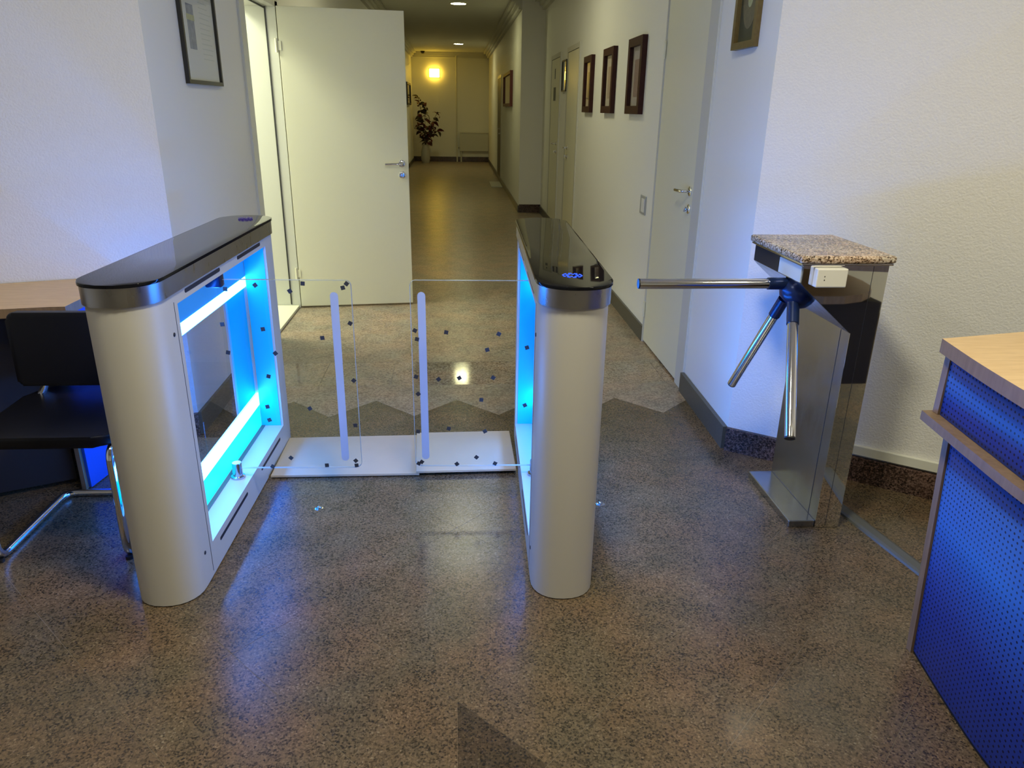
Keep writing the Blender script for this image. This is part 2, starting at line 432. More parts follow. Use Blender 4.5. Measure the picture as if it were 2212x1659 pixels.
# right side walls (thickness outward)
D1, D1b = 3.845, 4.81                    # near right door (frame outer)
def wallbox(name, x0, x1, y0, y1, z0=0.0, z1=ZC, material='paint'):
    return struct(MB().box(x0, x1, y0, y1, z0, z1).build(name, material))
def wall_right():
    b = MB()
    b.prism([(CRN[0], CRN[1]), (XR, D1), (XR+.3, D1), (XR+.3, 3.2)], 0, ZC)
    b.box(XR, XR+.3, D1, D1b, 2.17, ZC); b.box(XR+.09, XR+.3, D1, D1b, 0, 2.17)
    b.box(XR, XR+.3, D1b, 12.0, 0, ZC)
    return struct(b.build('wall_right', 'paint'))
wall_right()
wallbox('wall_right_pillar', XP, XR+.3, YP, YP+.55)
struct(MB().box(XP, XR+.3, YP+.55, 23.0, 0, ZC).build('wall_right_corridor', 'paint'))
def slab_wall(name, a, b, th, material):
    d = Vector((b[0]-a[0], b[1]-a[1])).normalized(); n = Vector((-d.y, d.x))*th
    return struct(MB().prism([a, b, (b[0]+n.x, b[1]+n.y), (a[0]+n.x, a[1]+n.y)], 0, ZC).build(name, material))
struct(MB().prism([CRN, RA, (RA[0]+.3, RA[1]+.3), (CRN[0]+.35, CRN[1]+.06)], 0, ZC).build('wall_right_angled', 'plaster'))
struct(MB().prism([CLN, LA, (LA[0]-.2, LA[1]+.3), (CLN[0]-.25, CLN[1]+.1)], 0, ZC).build('wall_left_angled', 'plaster'))
wallbox('wall_right_hall', RA[0], RA[0]+.2, -3.2, RA[1])
wallbox('wall_left_hall', LA[0]-.2, LA[0], -3.2, LA[1])
wallbox('wall_front', -3.8, 3.6, -3.4, -3.2)
# left wall with the doorway to the side office
DY0, DY1, DZ = 4.90, 5.765, 2.15
def wall_left():
    b = MB()
    b.box(XL-.25, XL, CLN[1], DY0, 0, ZC); b.box(XL-.25, XL, DY1, 23.0, 0, ZC); b.box(XL-.25, XL, DY0, DY1, DZ, ZC)
    return struct(b.build('wall_left', 'paint'))
wall_left()
wallbox('wall_back', XL-.25, XR, YE, YE+.2)
# side office
wallbox('wall_office_left', -3.9, -3.7, 4.2, 7.2); wallbox('wall_office_back', -3.9, XL-.25, 7.0, 7.2); wallbox('wall_office_front', -3.9, XL-.25, 4.2, 4.35)

# baseboards of dark granite
def base(name, a, b, h, th, material, side=1, z0=0.0):
    d = Vector((b[0]-a[0], b[1]-a[1])).normalized(); n = Vector((-d.y, d.x))*th*side
    return struct(MB().prism([a, b, (b[0]+n.x, b[1]+n.y), (a[0]+n.x, a[1]+n.y)], z0, h, bev=.002).build(name, material))
base('baseboard_right', (XR, D1b), (XR, YP), .105, .016, 'base_grey')
base('baseboard_right_near', CRN, (XR-.002, D1), .112, .022, 'base_grey')
base('baseboard_right_angled', CRN, RA, .112, .022, 'granite_base', -1)
base('baseboard_pillar', (XP, YP), (XR, YP), .12, .016, 'granite_base', -1)
base('baseboard_right_corridor', (XP, YP), (XP, YE), .10, .014, 'base_grey')
base('baseboard_back', (XL, YE), (XP, YE), .14, .02, 'granite_base', -1)
base('baseboard_left_corridor', (XL, DY1+.1), (XL, YE), .105, .014, 'base_grey', -1)
base('baseboard_left_angled', CLN, LA, .112, .022, 'granite_base')
base('baseboard_left', CLN, (XL, DY0-.09), .112, .016, 'base_grey', -1)
# white cable trunking over the right baseboard
_d = Vector((RA[0]-CRN[0], RA[1]-CRN[1])).normalized()
_a = (CRN[0]+_d.x*.42, CRN[1]+_d.y*.42)
base('trim_1', _a, RA, .165, .02, 'trunk_white', -1, .125)
# ceiling cornices (stepped)
def cornice(name, a, b, side):
    d = Vector((b[0]-a[0], b[1]-a[1])).normalized(); n = Vector((-d.y, d.x))*side
    bm = MB()
    for w, z0, z1 in ((.05, ZC-.14, ZC-.09), (.09, ZC-.09, ZC-.045), (.15, ZC-.045, ZC)):
        bm.prism([a, b, (b[0]+n.x*w, b[1]+n.y*w), (a[0]+n.x*w, a[1]+n.y*w)], z0, z1)
    return struct(bm.build(name, 'ceiling_paint'))
cornice('trim_2', (XP, YP), (XP, YE), 1)
cornice('trim_3', (XR, D1b), (XR, YP), 1)
cornice('trim_4', (XL, DY1+1.2), (XL, YE), -1)
cornice('trim_5', (XL, YE), (XP, YE), -1)

# ------------------------------------------------------------------ doors
def lever(parent, loc, m, name='door_handle'):
    """rose, neck and lever; local axes: +y out of the door, -x along the lever"""
    b = MB()
    b.lathe([(0, 0), (.026, 0), (.026, .007), (.020, .010), (0, .010)], 20, T(0, 0, 0) @ rot('X', -PI/2))
    b.tube(round_path([(0, .008, 0), (0, .05, 0), (-.03, .055, .0), (-.125, .050, -.004)], .025), [.0085]*8+[.0095]*8, 10)
    b.bm.transform(m)
    return b.build(name, 'chrome', parent, 40)
def lock(parent, m):
    b = MB(); b.lathe([(0, 0), (.026, 0), (.026, .006), (.021, .009), (.012, .009), (.012, .018), (0, .018)], 20, rot('X', -PI/2))
    b.box(-.004, .004, .018, .032, -.014, .014, bev=.002)
    b.bm.transform(m); return b.build('lock', 'chrome', parent, 40)

# door_1: white leaf opened across the passage, with its frame in the left wall
d1 = struct(empty('door_1', (-1.243, 5.752, 0)))
ang = math.atan2(5.862-5.752, .872)
fr = MB()
fx0, fx1 = XL-.245, XL+.014
def rel(b): b.bm.transform(T(1.243, -5.752, 0)); return b
fr.box(fx0, fx1, DY1-.025, DY1+.055, 0, DZ+.02, bev=.003); fr.box(fx0, fx1, DY0-.09, DY0+.025, 0, DZ+.02, bev=.003)
fr.box(fx0, fx1, DY0-.09, DY1+.055, DZ-.02, DZ+.07, bev=.003)
rel(fr).build('door_frame', 'door_frame', d1)
rel(MB().box(XL-.06, XL-.052, DY1-.034, DY1-.026, .03, DZ-.02)).build('gasket', 'gasket', d1)
rel(MB().box(XL-.06, XL-.052, DY0, DY1-.03, DZ-.034, DZ-.024)).build('gasket', 'gasket', d1)
rel(MB().box(XL+.0145, XL+.022, DY1-.010, DY1-.002, .03, DZ-.02)).build('gasket', 'gasket', d1)
rel(MB().box(XL-.20, XL-.03, DY0+.025, DY0+.045, 1.22, 1.86, bev=.003)).build('strike_plate', 'door_frame', d1)
rel(MB().box(XL-.12, XL-.05, DY0+.025, DY0+.055, .98, 1.08, bev=.004)).build('latch_plate', 'door_white', d1)
rel(MB().box(XL-.25, XL+.005, DY0+.03, DY1-.03, 0, .022, bev=.004)).build('threshold', 'door_white', d1)
LM = rot('Z', ang)
lf = MB().box(.012, .884, -.022, .020, .014, 2.135, bev=.002); lf.bm.transform(LM)
leaf = lf.build('door_leaf', 'door_white', d1)
lever(leaf, None, LM @ T(.832, -.022, 1.095) @ rot('Z', PI) @ Matrix.Scale(-1, 4, (1, 0, 0)))
lock(leaf, LM @ T(.834, -.022, 1.012) @ rot('Z', PI))
for z in (1.885, .275):
    h = MB().tube([(-.002, -.030, z-.045), (-.002, -.030, z+.045)], .009, 12).box(.0, .03, -.026, -.0225, z-.03, z+.03)
    h.build('hinge', 'door_white', d1, 40)

# door_2: closed white door in the right wall
d2 = struct(empty('door_2', (XR, D1, 0)))
f2 = MB()
f2.box(-.012, .088, 0, .14, 0, 2.17, bev=.003); f2.box(-.012, .088, .955, .965, 0, 2.17); f2.box(-.012, .088, .14, .955, 2.125, 2.17)
f2.build('door_frame', 'door_frame', d2)
lf2 = MB().box(-.004, .036, .146, .952, .012, 2.122, bev=.002).build('door_leaf', 'door_white', d2)
MB().box(-.006, -.002, .1405, .1455, .012, 2.122).build('gasket', 'gasket', d2)
lever(lf2, None, T(-.004, .205, 1.09) @ rot('Z', PI/2) @ Matrix.Scale(-1, 4, (1, 0, 0)))
lock(lf2, T(-.004, .200, .995) @ rot('Z', PI/2))
for z in (1.845, .23):
    MB().tube([(-.014, .952, z-.05), (-.014, .952, z+.05)], .009, 12).build('hinge', 'door_white', d2, 40)

def flush_door(name, x, y0, y1, h, handle_y, leafmat='door_white', plaque=False, wallname=None):
    d = struct(empty(name, (x, y0, 0))); w = y1-y0
    f = MB(); f.box(-.012, .0, 0, .05, 0, h+.05); f.box(-.012, 0, w-.05, w, 0, h+.05); f.box(-.012, 0, .05, w-.05, h, h+.05)
    f.build('door_frame', 'door_frame', d)
    l = MB().box(-.008, 0, .056, w-.056, .012, h-.006).build('door_leaf', leafmat, d)
    MB().box(-.009, 0, .0505, .0555, .01, h-.002).box(-.009, 0, w-.0555, w-.0505, .01, h-.002).box(-.009, 0, .0505, w-.0505, h-.0055, h-.001).build('gasket', 'gasket', d)
    hy = handle_y-y0
    s = 1 if hy < w/2 else -1
    mm = T(-.008, hy, 1.09) @ rot('Z', PI/2)
    if s > 0: mm = mm @ Matrix.Scale(-1, 4, (1, 0, 0))
    lever(l, None, mm); lock(l, T(-.008, hy, .99) @ rot('Z', PI/2))
    return d
flush_door('door_3', XR, 8.15, 9.05, 2.10, 8.80)
d4 = flush_door('door_4', XR, 9.62, 10.55, 2.10, 9.78)
MB().box(-.014, -.008, .40, .58, 1.60, 1.76).build('plaque', 'plaque', d4)
MB().box(-.014, -.008, .47, .50, 1.86, 1.98).build('door_number', 'plaque', d4)
flush_door('door_5', XP, 16.3, 17.6, 2.10, 16.5, 'dark_door')

# ------------------------------------------------------------------ swing gates
def stadium(w, y0, y1, r, n=14, grow=0.0, ends=(True, True)):
    """outline, x in [-w,0]; rounded ends centred at y0 and y1, slightly squared arcs"""
    pts = []; c = -w/2; a = w/2+grow; e = r+grow
    def arc(cy, t0, t1):
        for k in range(n+1):
            t = t0+(t1-t0)*k/n; ct, st = math.cos(t), math.sin(t); q = 2/2.25
            pts.append((c+a*math.copysign(abs(ct)**q, ct), cy+e*math.copysign(abs(st)**q, st)))
    if ends[1]: arc(y1, 0, PI)
    else: pts += [(c+a, y1), (c-a, y1)]
    if ends[0]: arc(y0, PI, 2*PI)
    else: pts += [(c-a, y0), (c+a, y0)]
    return pts
GW, GY0, GY1, GR = .205, -.005, 1.14, .105
GA = -math.radians(1.5)
sq_mesh = {}
def swing_gate(origin, mirror, label, stickers, icon_mat, icon_y):
    """built for the left gate (passage face at local x=0, body towards -x); mirrored for the right gate"""
    g = empty('swing_gate', origin, GA, label, 'gate', 'swing gates of the passage')
    X = Matrix.Scale(-1, 4, (1, 0, 0)) if mirror else Matrix.Identity(4)
    def add(b, name, material, parent=g, smooth=None):
        b.bm.transform(X); return b.build(name, material, parent, smooth)
    b = MB()
    b.prism(stadium(GW, GY0, .085, GR, ends=(True, False)), .004, .976)
    b.prism(stadium(GW, 1.055, GY1, GR, ends=(False, True)), .004, .976)
    b.box(-GW, 0, .085, 1.055, .004, .117); b.box(-GW, 0, .085, 1.055, .940, .976)
    add(b, 'body', 'white_steel', smooth=30)
    add(MB().prism(stadium(GW, GY0, GY1, GR, grow=-.006), 0, .004), 'plinth_gap', 'shadow_gap')
    add(MB().prism(stadium(GW, GY0, GY1, GR, 18, grow=.006), .977, 1.031), 'cap_band', 'brushed_steel', smooth=30)
    cap = add(MB().prism(stadium(GW, GY0, GY1, GR, 18, grow=.010), 1.0315, 1.041, bev=.003), 'cap_glass', 'black_glass', smooth=30)
    # glowing ring icon in the glass cap
    ic = MB()
    cy = icon_y
    for rr, k in ((.030, 10), (.019, 8)):
        for j in range(k):
            a0 = 2*PI*j/k; a1 = a0+2*PI/k*.55; p = []
            for t in range(5): a = a0+(a1-a0)*t/4; p.append((-GW/2+rr*math.cos(a), cy+rr*math.sin(a)))
            for t in range(4, -1, -1): a = a0+(a1-a0)*t/4; p.append((-GW/2+(rr-.005)*math.cos(a), cy+(rr-.005)*math.sin(a)))
            ic.prism(p, 1.0413, 1.0418)
    add(ic, 'indicator_icon', icon_mat, cap)
    # seam, slots and screws on the passage face
    add(MB().box(-.002, .0006, .058, .0605, .02, .95), 'seam', 'slot_dark')
    for y0, y1 in ((.158, .472), (.682, .976)):
        for z in (.962, .083):
            h = .0065
            pts = [(y0+h*math.cos(t), z+h*math.sin(t)) for t in [PI/2+PI*k/8 for k in range(9)]] + [(y1+h*math.cos(t), z+h*math.sin(t)) for t in [-PI/2+PI*k/8 for k in range(9)]]
            s = MB().prism(pts, -.003, .0008); s.bm.transform(Matrix(((0, 0, 1, 0), (1, 0, 0, 0), (0, 1, 0, 0), (0, 0, 0, 1))))
            add(s, 'slot', 'slot_dark')
    for y, z in ((.030, .86), (.012, .121)):
        add(MB().lathe([(0, .004), (.006, .004), (.007, 0)], 12, T(-.002, y, z) @ rot('Y', PI/2)), 'screw', 'slot_dark')
    # middle plane: glass panes and LED strips
    xm = -GW/2
    add(MB().box(xm-.004, xm+.004, .0855, 1.0545, .281, .767), 'glass_panel', 'pane_glass')
    add(MB().box(xm-.004, xm+.004, .0855, 1.0545, .119, .219), 'spill_glow_panel', 'spill_glow')  # panels below and above the strips, made to glow in place of LED spill
    add(MB().box(xm-.004, xm+.004, .0855, 1.0545, .811, .939), 'spill_glow_panel', 'spill_glow_dim')
    for y0 in (.0852, 1.0518):                        # added lining of the recess ends, cyan LED spill put into its colour
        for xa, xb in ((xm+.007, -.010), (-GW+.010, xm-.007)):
            add(MB().box(xa, xb, y0, y0+.003, .1175, .9395), 'spill_lining', 'spill_cyan')
    for z0, z1 in ((.220, .280), (.768, .810)):
        add(MB().box(xm-.006, xm+.006, .0855, 1.0545, z0, z1, bev=.002), 'led_strip', 'led_strip')
    add(MB().box(xm+.006, xm+.022, .0855, 1.0545, .1172, .119).box(xm-.022, xm-.006, .0855, 1.0545, .1172, .119), 'channel', 'rubber')
    # pivot posts
    pv = .545
    add(MB().lathe([(0, .1175), (.027, .1175), (.027, .125), (.019, .128), (.0185, .178), (.017, .182), (0, .182)], 24, T(-.052, pv, 0)), 'hinge_post', 'pin_steel', smooth=40)
    add(MB().box(-.076, -.018, pv-.022, pv+.022, .884, .9395, bev=.007), 'hinge_block', 'hub_blue', smooth=40)
    # the swinging glass wing, standing straight across the passage
    L = .437 if not mirror else .424
    r = .022; x0, x1, z0, z1 = -.040, L, .160, .912
    pts = [(x0, z0)]
    for cx, cz, t0 in ((x1-r, z0+r, -PI/2), (x1-r, z1-r, 0)):
        pts += [(cx+r*math.cos(t0+PI/2*k/6), cz+r*math.sin(t0+PI/2*k/6)) for k in range(7)]
    pts.append((x0, z1))
    R90 = Matrix(((1, 0, 0, 0), (0, 0, -1, pv), (0, 1, 0, 0), (0, 0, 0, 1)))
    w = MB().prism(pts, -.005, .005); w.bm.transform(R90)
    wing = add(w, 'glass_wing', 'glass')
    ed = MB()
    for k in range(len(pts)-1):
        p, q = Vector((*pts[k+1], 0)), Vector((*pts[k], 0))
        if k == 0: continue
        d = (q-p).normalized(); n2 = Vector((d.y, -d.x, 0))*.0016
        ed.prism([(p+n2*.05)[:2], (q+n2*.05)[:2], (q+n2)[:2], (p+n2)[:2]], -.005, .005)
    b0, b1 = Vector(pts[0]), Vector(pts[1]); ed.box(b0.x, b1.x, b0.y-.0016, b0.y-.0001, -.005, .005)
    ed.bm.transform(R90); add(ed, 'polished_edge', 'glass_edge', wing)
    sx = .374 if not mirror else .382
    h = .0145; s0, s1 = .19+h, .868-h
    pts = [(sx+h*math.cos(t), s1+h*math.sin(t)) for t in [PI*k/10 for k in range(11)]] + [(sx+h*math.cos(t), s0+h*math.sin(t)) for t in [PI+PI*k/10 for k in range(11)]]
    st = MB().prism(pts, .0052, .0060); st.bm.transform(R90)
    add(st, 'frosted_stripe', 'frosted', wing)
    for k, (wx, wz) in enumerate(stickers):
        lx = wx-(origin[0]+pv*math.sin(-GA))
        if mirror: lx = -lx
        a = random.uniform(0, PI/2); e = .0076
        s = MB().box(-e, e, -e, e, .0062, .0068, m=rot('Z', a)); s.bm.transform(R90 @ T(lx, wz, 0))
        add(s, 'square_sticker', 'sticker', wing)
    return g
LST = [(-0.604, 0.871), (-0.414, 0.884), (-0.396, 0.751), (-0.501, 0.695), (-0.396, 0.527), (-0.569, 0.413), (-0.401, 0.342), (-0.659, 0.204), (-0.522, 0.171), (-0.408, 0.19), (-0.406, 0.17), (-0.714, 0.728), (-0.678, 0.635), (-0.712, 0.544), (-0.728, 0.421), (-0.726, 0.366), (-0.733, 0.167), (-0.556, 0.899), (-0.4, 0.899), (-0.725, 0.892), (-0.832, 0.877), (-0.858, 0.746), (-0.85, 0.638)]
RST = [(-0.161, 0.722), (-0.154, 0.688), (-0.045, 0.715), (0.151, 0.709), (0.108, 0.647), (-0.162, 0.539), (-0.077, 0.529), (0.002, 0.534), (0.131, 0.535), (-0.156, 0.469), (0.086, 0.444), (-0.161, 0.311), (-0.041, 0.323), (0.1, 0.311), (-0.15, 0.179), (-0.162, 0.172), (-0.011, 0.169), (0.067, 0.198), (0.141, 0.17), (0.258, 0.656), (0.255, 0.421)]
swing_gate((-.836, 2.11, 0), False, 'white glass-wing gate pedestal standing in front of the black chair, inner side lit blue', LST, 'icon_violet', 1.165)
swing_gate((.234, 2.09, 0), True, 'white glass-wing gate pedestal with glowing blue ring icon, beside the tripod turnstile', RST, 'icon_blue', .035)

# two boards lying on the floor between the gates
for name, pts, lab, z0 in (('floor_board', [(-.806, 2.862), (-.175, 2.858), (-.195, 3.256), (-.806, 3.246)], 'beige board on the floor under the wing of the left gate', .006),
                       ('floor_board', [(-.188, 2.856), (.246, 2.862), (.243, 3.266), (-.205, 3.258)], 'paler board on the floor lapped over the beige one, under the right wing', .0165)):
    b = MB().prism(pts, z0, z0+.010, bev=.002)
    tag(b.build(name, 'board'), lab, 'board', 'boards between the gates')

# ------------------------------------------------------------------ tripod turnstile
ts = empty('tripod_turnstile', (1.36, 2.37, 0), 0, 'steel tripod turnstile with a granite top, standing before the angled right wall', 'turnstile')
def trel(b): b.bm.transform(T(-1.36, -2.37, 0)); return b
TX0, TX1, TY0, TY1 = 1.364, 1.458, 2.37, 2.79
trel(MB().box(TX0, TX1, TY0, TY1, 0, .80)).build('column', 'brushed_column', ts)
XZ = Matrix(((1, 0, 0, 0), (0, 0, -1, 0), (0, 1, 0, 0), (0, 0, 0, 1)))      # prism (x,z) along -y
hp = [(1.364, .782), (1.458, .782), (1.458, 1.022), (1.160, 1.022), (1.160, .958), (1.178, .940)]
hd = MB().prism(hp, -TY1, -(TY0)); hd.bm.transform(XZ); trel(hd).build('head', 'brushed_column', ts)
fp = [(TX0, .004), (1.458, .004), (1.458, 1.021), (1.161, 1.021), (1.161, .959), (1.179, .941), (TX0, .784)]
ff = MB().prism(fp, -TY0, -(TY0-.002)); ff.bm.transform(XZ); trel(ff).build('front_sheet', 'mirror_steel', ts)
trel(MB().box(1.404, 1.4055, TY0-.0026, TY0-.0019, .01, 1.02)).build('sheet_seam', 'slot_dark', ts)
trel(MB().box(1.3632, 1.364, TY0+.060, TY0+.062, .03, .78)).build('sheet_seam', 'slot_dark', ts)
trel(MB().box(1.262, TX0, TY0+.004, TY1, 0, .030, bev=.003)).build('base_plate', 'brushed_column', ts)
trel(MB().box(1.148, 1.468, TY0-.012, TY1+.012, 1.0225, 1.0295, bev=.002)).build('top_plate', 'chrome', ts)
trel(MB().box(1.140, 1.474, TY0-.018, TY1+.018, 1.030, 1.056, bev=.008)).build('granite_top', 'granite_slab', ts)
trel(MB().box(1.157, 1.160, TY0+.006, TY0+.185, .962, 1.016)).build('indicator_panel', 'indicator_panel', ts)
trel(MB().box(1.1575, 1.160, TY0+.190, TY1-.004, .960, 1.018)).build('dark_panel', 'dark_panel', ts)
rd = trel(MB().box(1.196, 1.303, TY0-.030, TY0-.002, .952, 1.016, bev=.004)).build('card_reader', 'reader_white', ts)
for z in (.976, .988):
    trel(MB().box(1.222, 1.225, TY0-.0306, TY0-.0300, z, z+.004)).build('reader_mark', 'slot_dark', rd)
# hub on the sloping face and three arms
hub_c = Vector((1.216, 2.50, .902)); nrm = Vector((-.62, 0, -.785)).normalized()
hm = T(*hub_c) @ nrm.to_track_quat('Z', 'Y').to_matrix().to_4x4()
hb = MB().lathe([(0, -.015), (.062, -.015), (.066, .004), (.060, .028), (.040, .050), (.018, .056), (0, .056)], 32, hm)
hub = trel(hb).build('hub', 'hub_blue', ts, 40)
ends = [Vector((.633, 2.50, .93)), Vector((1.090, 2.137, .492)), Vector((1.134, 2.787, .440))]
starts = [hub_c+Vector((-.03, 0, .028)), hub_c+Vector((-.025, -.03, -.035)), hub_c+Vector((-.032, .03, -.035))]
for s, e in zip(starts, ends):
    d = (e-s).normalized()
    a = trel(MB().tube([s+d*.06, e-d*.004], .0185, 20)).build('arm', 'chrome', ts, 40)
    trel(MB().tube([s, s+d*.085], .0215, 20)).build('arm_socket', 'hub_blue', a, 40)
    trel(MB().tube([e-d*.004, e+d*.001], .0178, 20)).build('end_cap', 'black_plastic', a, 40)

# cable cover strip on the floor from the turnstile to the counter
_p0, _p1 = Vector((1.50, 2.56)), Vector((1.615, 1.88)); _n = Vector((.985, .17)); 
b = MB()
prof = [(0, 0.0), (.004, .007), (.014, .011), (.046, .011), (.062, .004), (.064, 0)]
ra = [b.bm.verts.new((_p0.x+_n.x*t, _p0.y+_n.y*t, z)) for t, z in prof]; rb = [b.bm.verts.new((_p1.x+_n.x*t, _p1.y+_n.y*t, z)) for t, z in prof]
for k in range(5): b.bm.faces.new((ra[k], ra[k+1], rb[k+1], rb[k]))
b.bm.faces.new(ra); b.bm.faces.new(rb)
tag(b.build('cable_cover', 'rubber'), 'grey cable cover strip on the floor running from the turnstile to the blue counter', 'cable cover')

# ------------------------------------------------------------------ reception counter, right foreground
rc = empty('reception_counter', (1.5, 1.4, 0), 0, 'blue perforated reception counter with a wooden top, at the right edge', 'counter')
def crel(b): b.bm.transform(T(-1.5, -1.4, 0)); return b
def bezier_curve(pts, n=26):
    out = []
    for i in range(len(pts)-1):
        p0 = Vector(pts[max(i-1, 0)]); p1 = Vector(pts[i]); p2 = Vector(pts[i+1]); p3 = Vector(pts[min(i+2, len(pts)-1)])
        for k in range(n):
            t = k/n; out.append(.5*((2*p1)+(p2-p0)*t+(2*p0-5*p1+4*p2-p3)*t*t+(3*p1-p0-3*p2+p3)*t**3))
    out.append(Vector(pts[-1])); return out
def shift(c, dx, dy=0): return [Vector((p.x+dx, p.y+dy)) for p in c]
LOW = bezier_curve([(1.339, 1.672), (1.303, 1.444), (1.285, 1.269), (1.290, 1.0), (1.36, .62), (1.52, .28), (1.8, .0)])
UPP = bezier_curve([(1.322, 1.775), (1.292, 1.53), (1.268, 1.29), (1.272, 1.0), (1.342, .60), (1.51, .25), (1.8, -.04)])
TOP = bezier_curve([(1.300, 1.805), (1.262, 1.60), (1.236, 1.40), (1.228, 1.25), (1.240, .98), (1.31, .57), (1.48, .22), (1.8, -.08)])
def curved_panel(ca, cb, z0, z1, material, name, th=.018, rows=2):
    b = MB(); uvl = b.bm.loops.layers.uv.new('UVMap'); V = []; n = len(ca)
    s = [0]
    for i in range(1, n): s.append(s[-1]+(cb[i]-cb[i-1]).length)
    for off in (0, th):
        V.append([[b.bm.verts.new((ca[i].x*(1-t)+cb[i].x*t+off, ca[i].y*(1-t)+cb[i].y*t, z0*(1-t)+z1*t)) for t in (0, 1)] for i in range(n)])
    for o in (0, 1):
        for i in range(n-1):
            f = b.bm.faces.new((V[o][i][0], V[o][i+1][0], V[o][i+1][1], V[o][i][1])); f.smooth = True
            for lp, (u, w) in zip(f.loops, ((s[i], z0), (s[i+1], z0), (s[i+1], z1), (s[i], z1))): lp[uvl].uv = (u, w)
    for i in (0, n-1): b.bm.faces.new((V[0][i][0], V[0][i][1], V[1][i][1], V[1][i][0]))
    for i in range(n-1):
        for t in (0, 1): b.bm.faces.new((V[0][i][t], V[0][i+1][t], V[1][i+1][t], V[1][i][t]))
    return crel(b).build(name, material, rc)
LOWT = shift(LOW, -.012, .045)
curved_panel(LOW, LOWT, .012, .700, 'blue_perforated', 'lower_panel')
curved_panel(UPP, shift(UPP, -.002, .006), .728, .898, 'blue_perforated', 'upper_panel')
curved_panel([p+Vector((.004, .004)) for p in LOW], [p+Vector((.004, .004)) for p in LOW], 0, .012, 'shadow_gap', 'plinth_gap')
# wooden end edges of the panels
b = MB(); q = [LOW[0], LOWT[0]]
v = [b.bm.verts.new((q[k].x+dx, q[k].y+dy, (0.0, .700)[k])) for k in (0, 1) for dx, dy in ((-.006, .002), (-.006, .024), (.02, .024), (.02, .002))]
b.bm.faces.new(v[:4]); b.bm.faces.new(v[4:])
for k in range(4): b.bm.faces.new((v[k], v[(k+1) % 4], v[4+(k+1) % 4], v[4+k]))
crel(b).build('end_panel', 'wood_edge', rc)
crel(MB().box(UPP[0].x-.006, UPP[0].x+.02, UPP[0].y+.002, UPP[0].y+.024, .728, .899)).build('end_panel', 'wood_edge', rc)
def curved_slab(c, inner, z0, z1, name, mats, bev=.003):
    pts = [(p.x, p.y) for p in c]+inner
    b = MB().prism(pts, z0, z1)
    for f in b.bm.faces:
        f.material_index = 0 if abs(f.normal.z) > .5 else 1
    bmesh.ops.recalc_face_normals(b.bm, faces=b.bm.faces)
    for f in b.bm.faces: f.material_index = 0 if f.normal.z > .5 else 1
    return crel(b).build(name, mats, rc)
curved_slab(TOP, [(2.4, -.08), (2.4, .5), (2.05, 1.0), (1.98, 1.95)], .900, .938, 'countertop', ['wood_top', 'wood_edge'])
LED_ = [Vector((p.x-.030, p.y+.035)) for p in UPP]
curved_slab(LED_, [(UPP[-1].x+.06, UPP[-1].y+.06)]+[(p.x+.06, p.y+.035) for p in reversed(UPP)][1:], .701, .727, 'ledge', ['wood_edge', 'wood_edge'])

wt = [(1.42, 1.60), (1.50, 1.675), (1.60, 1.70), (1.70, 1.695), (1.80, 1.655), (1.88, 1.58), (1.93, 1.48), (1.945, 1.38), (1.945, .6), (1.40, .75), (1.34, 1.1), (1.36, 1.45)]
b = MB().prism(wt, .715, .75); bmesh.ops.recalc_face_normals(b.bm, faces=b.bm.faces)
for f in b.bm.faces: f.material_index = 0 if f.normal.z > .5 else 1
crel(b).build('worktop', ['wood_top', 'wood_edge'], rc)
crel(MB().box(1.60, 1.93, .95, 1.60, .30, .70, bev=.004)).build('reflection_box', 'desk_dark', rc)  # unseen box, added to darken the reflection in the turnstile front

# ------------------------------------------------------------------ desk behind the chair, left
dk = empty('corner_desk', (-1.7, 2.9, 0), 0, 'wooden desk against the angled left wall behind the black chair', 'desk')
def drel(b): b.bm.transform(T(1.7, -2.9, 0)); return b
ZD = .79
lw = lambda x: 3.345+.35*(x+1.25)-.004
top = [(-1.445, 2.742), (-1.445, 2.79), (-1.44, 2.92), (-1.43, lw(-1.43)), (-3.1, lw(-3.1)), (-3.1, 2.06), (-2.2, 2.455), (-1.70, 2.695), (-1.50, 2.738)]
b = MB().prism(top, ZD-.035, ZD)
bmesh.ops.recalc_face_normals(b.bm, faces=b.bm.faces)
for f in b.bm.faces: f.material_index = 0 if f.normal.z > .5 else 1
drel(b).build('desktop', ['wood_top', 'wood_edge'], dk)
drel(MB().prism([(-1.535, 2.815), (-1.520, 2.81), (-1.452, 3.225), (-1.467, 3.23)], .004, ZD-.036)).build('side_panel', 'blue_panel', dk)
drel(MB().prism([(-1.556, 2.803), (-1.536, 2.798), (-1.532, 2.826), (-1.552, 2.832)], 0, ZD-.036)).build('panel_edge', 'wood_edge', dk)
drel(MB().prism([(-1.60, 2.86), (-3.0, 2.2), (-3.01, 2.22), (-1.61, 2.88)], .02, ZD-.036)).build('front_panel', 'desk_dark', dk)

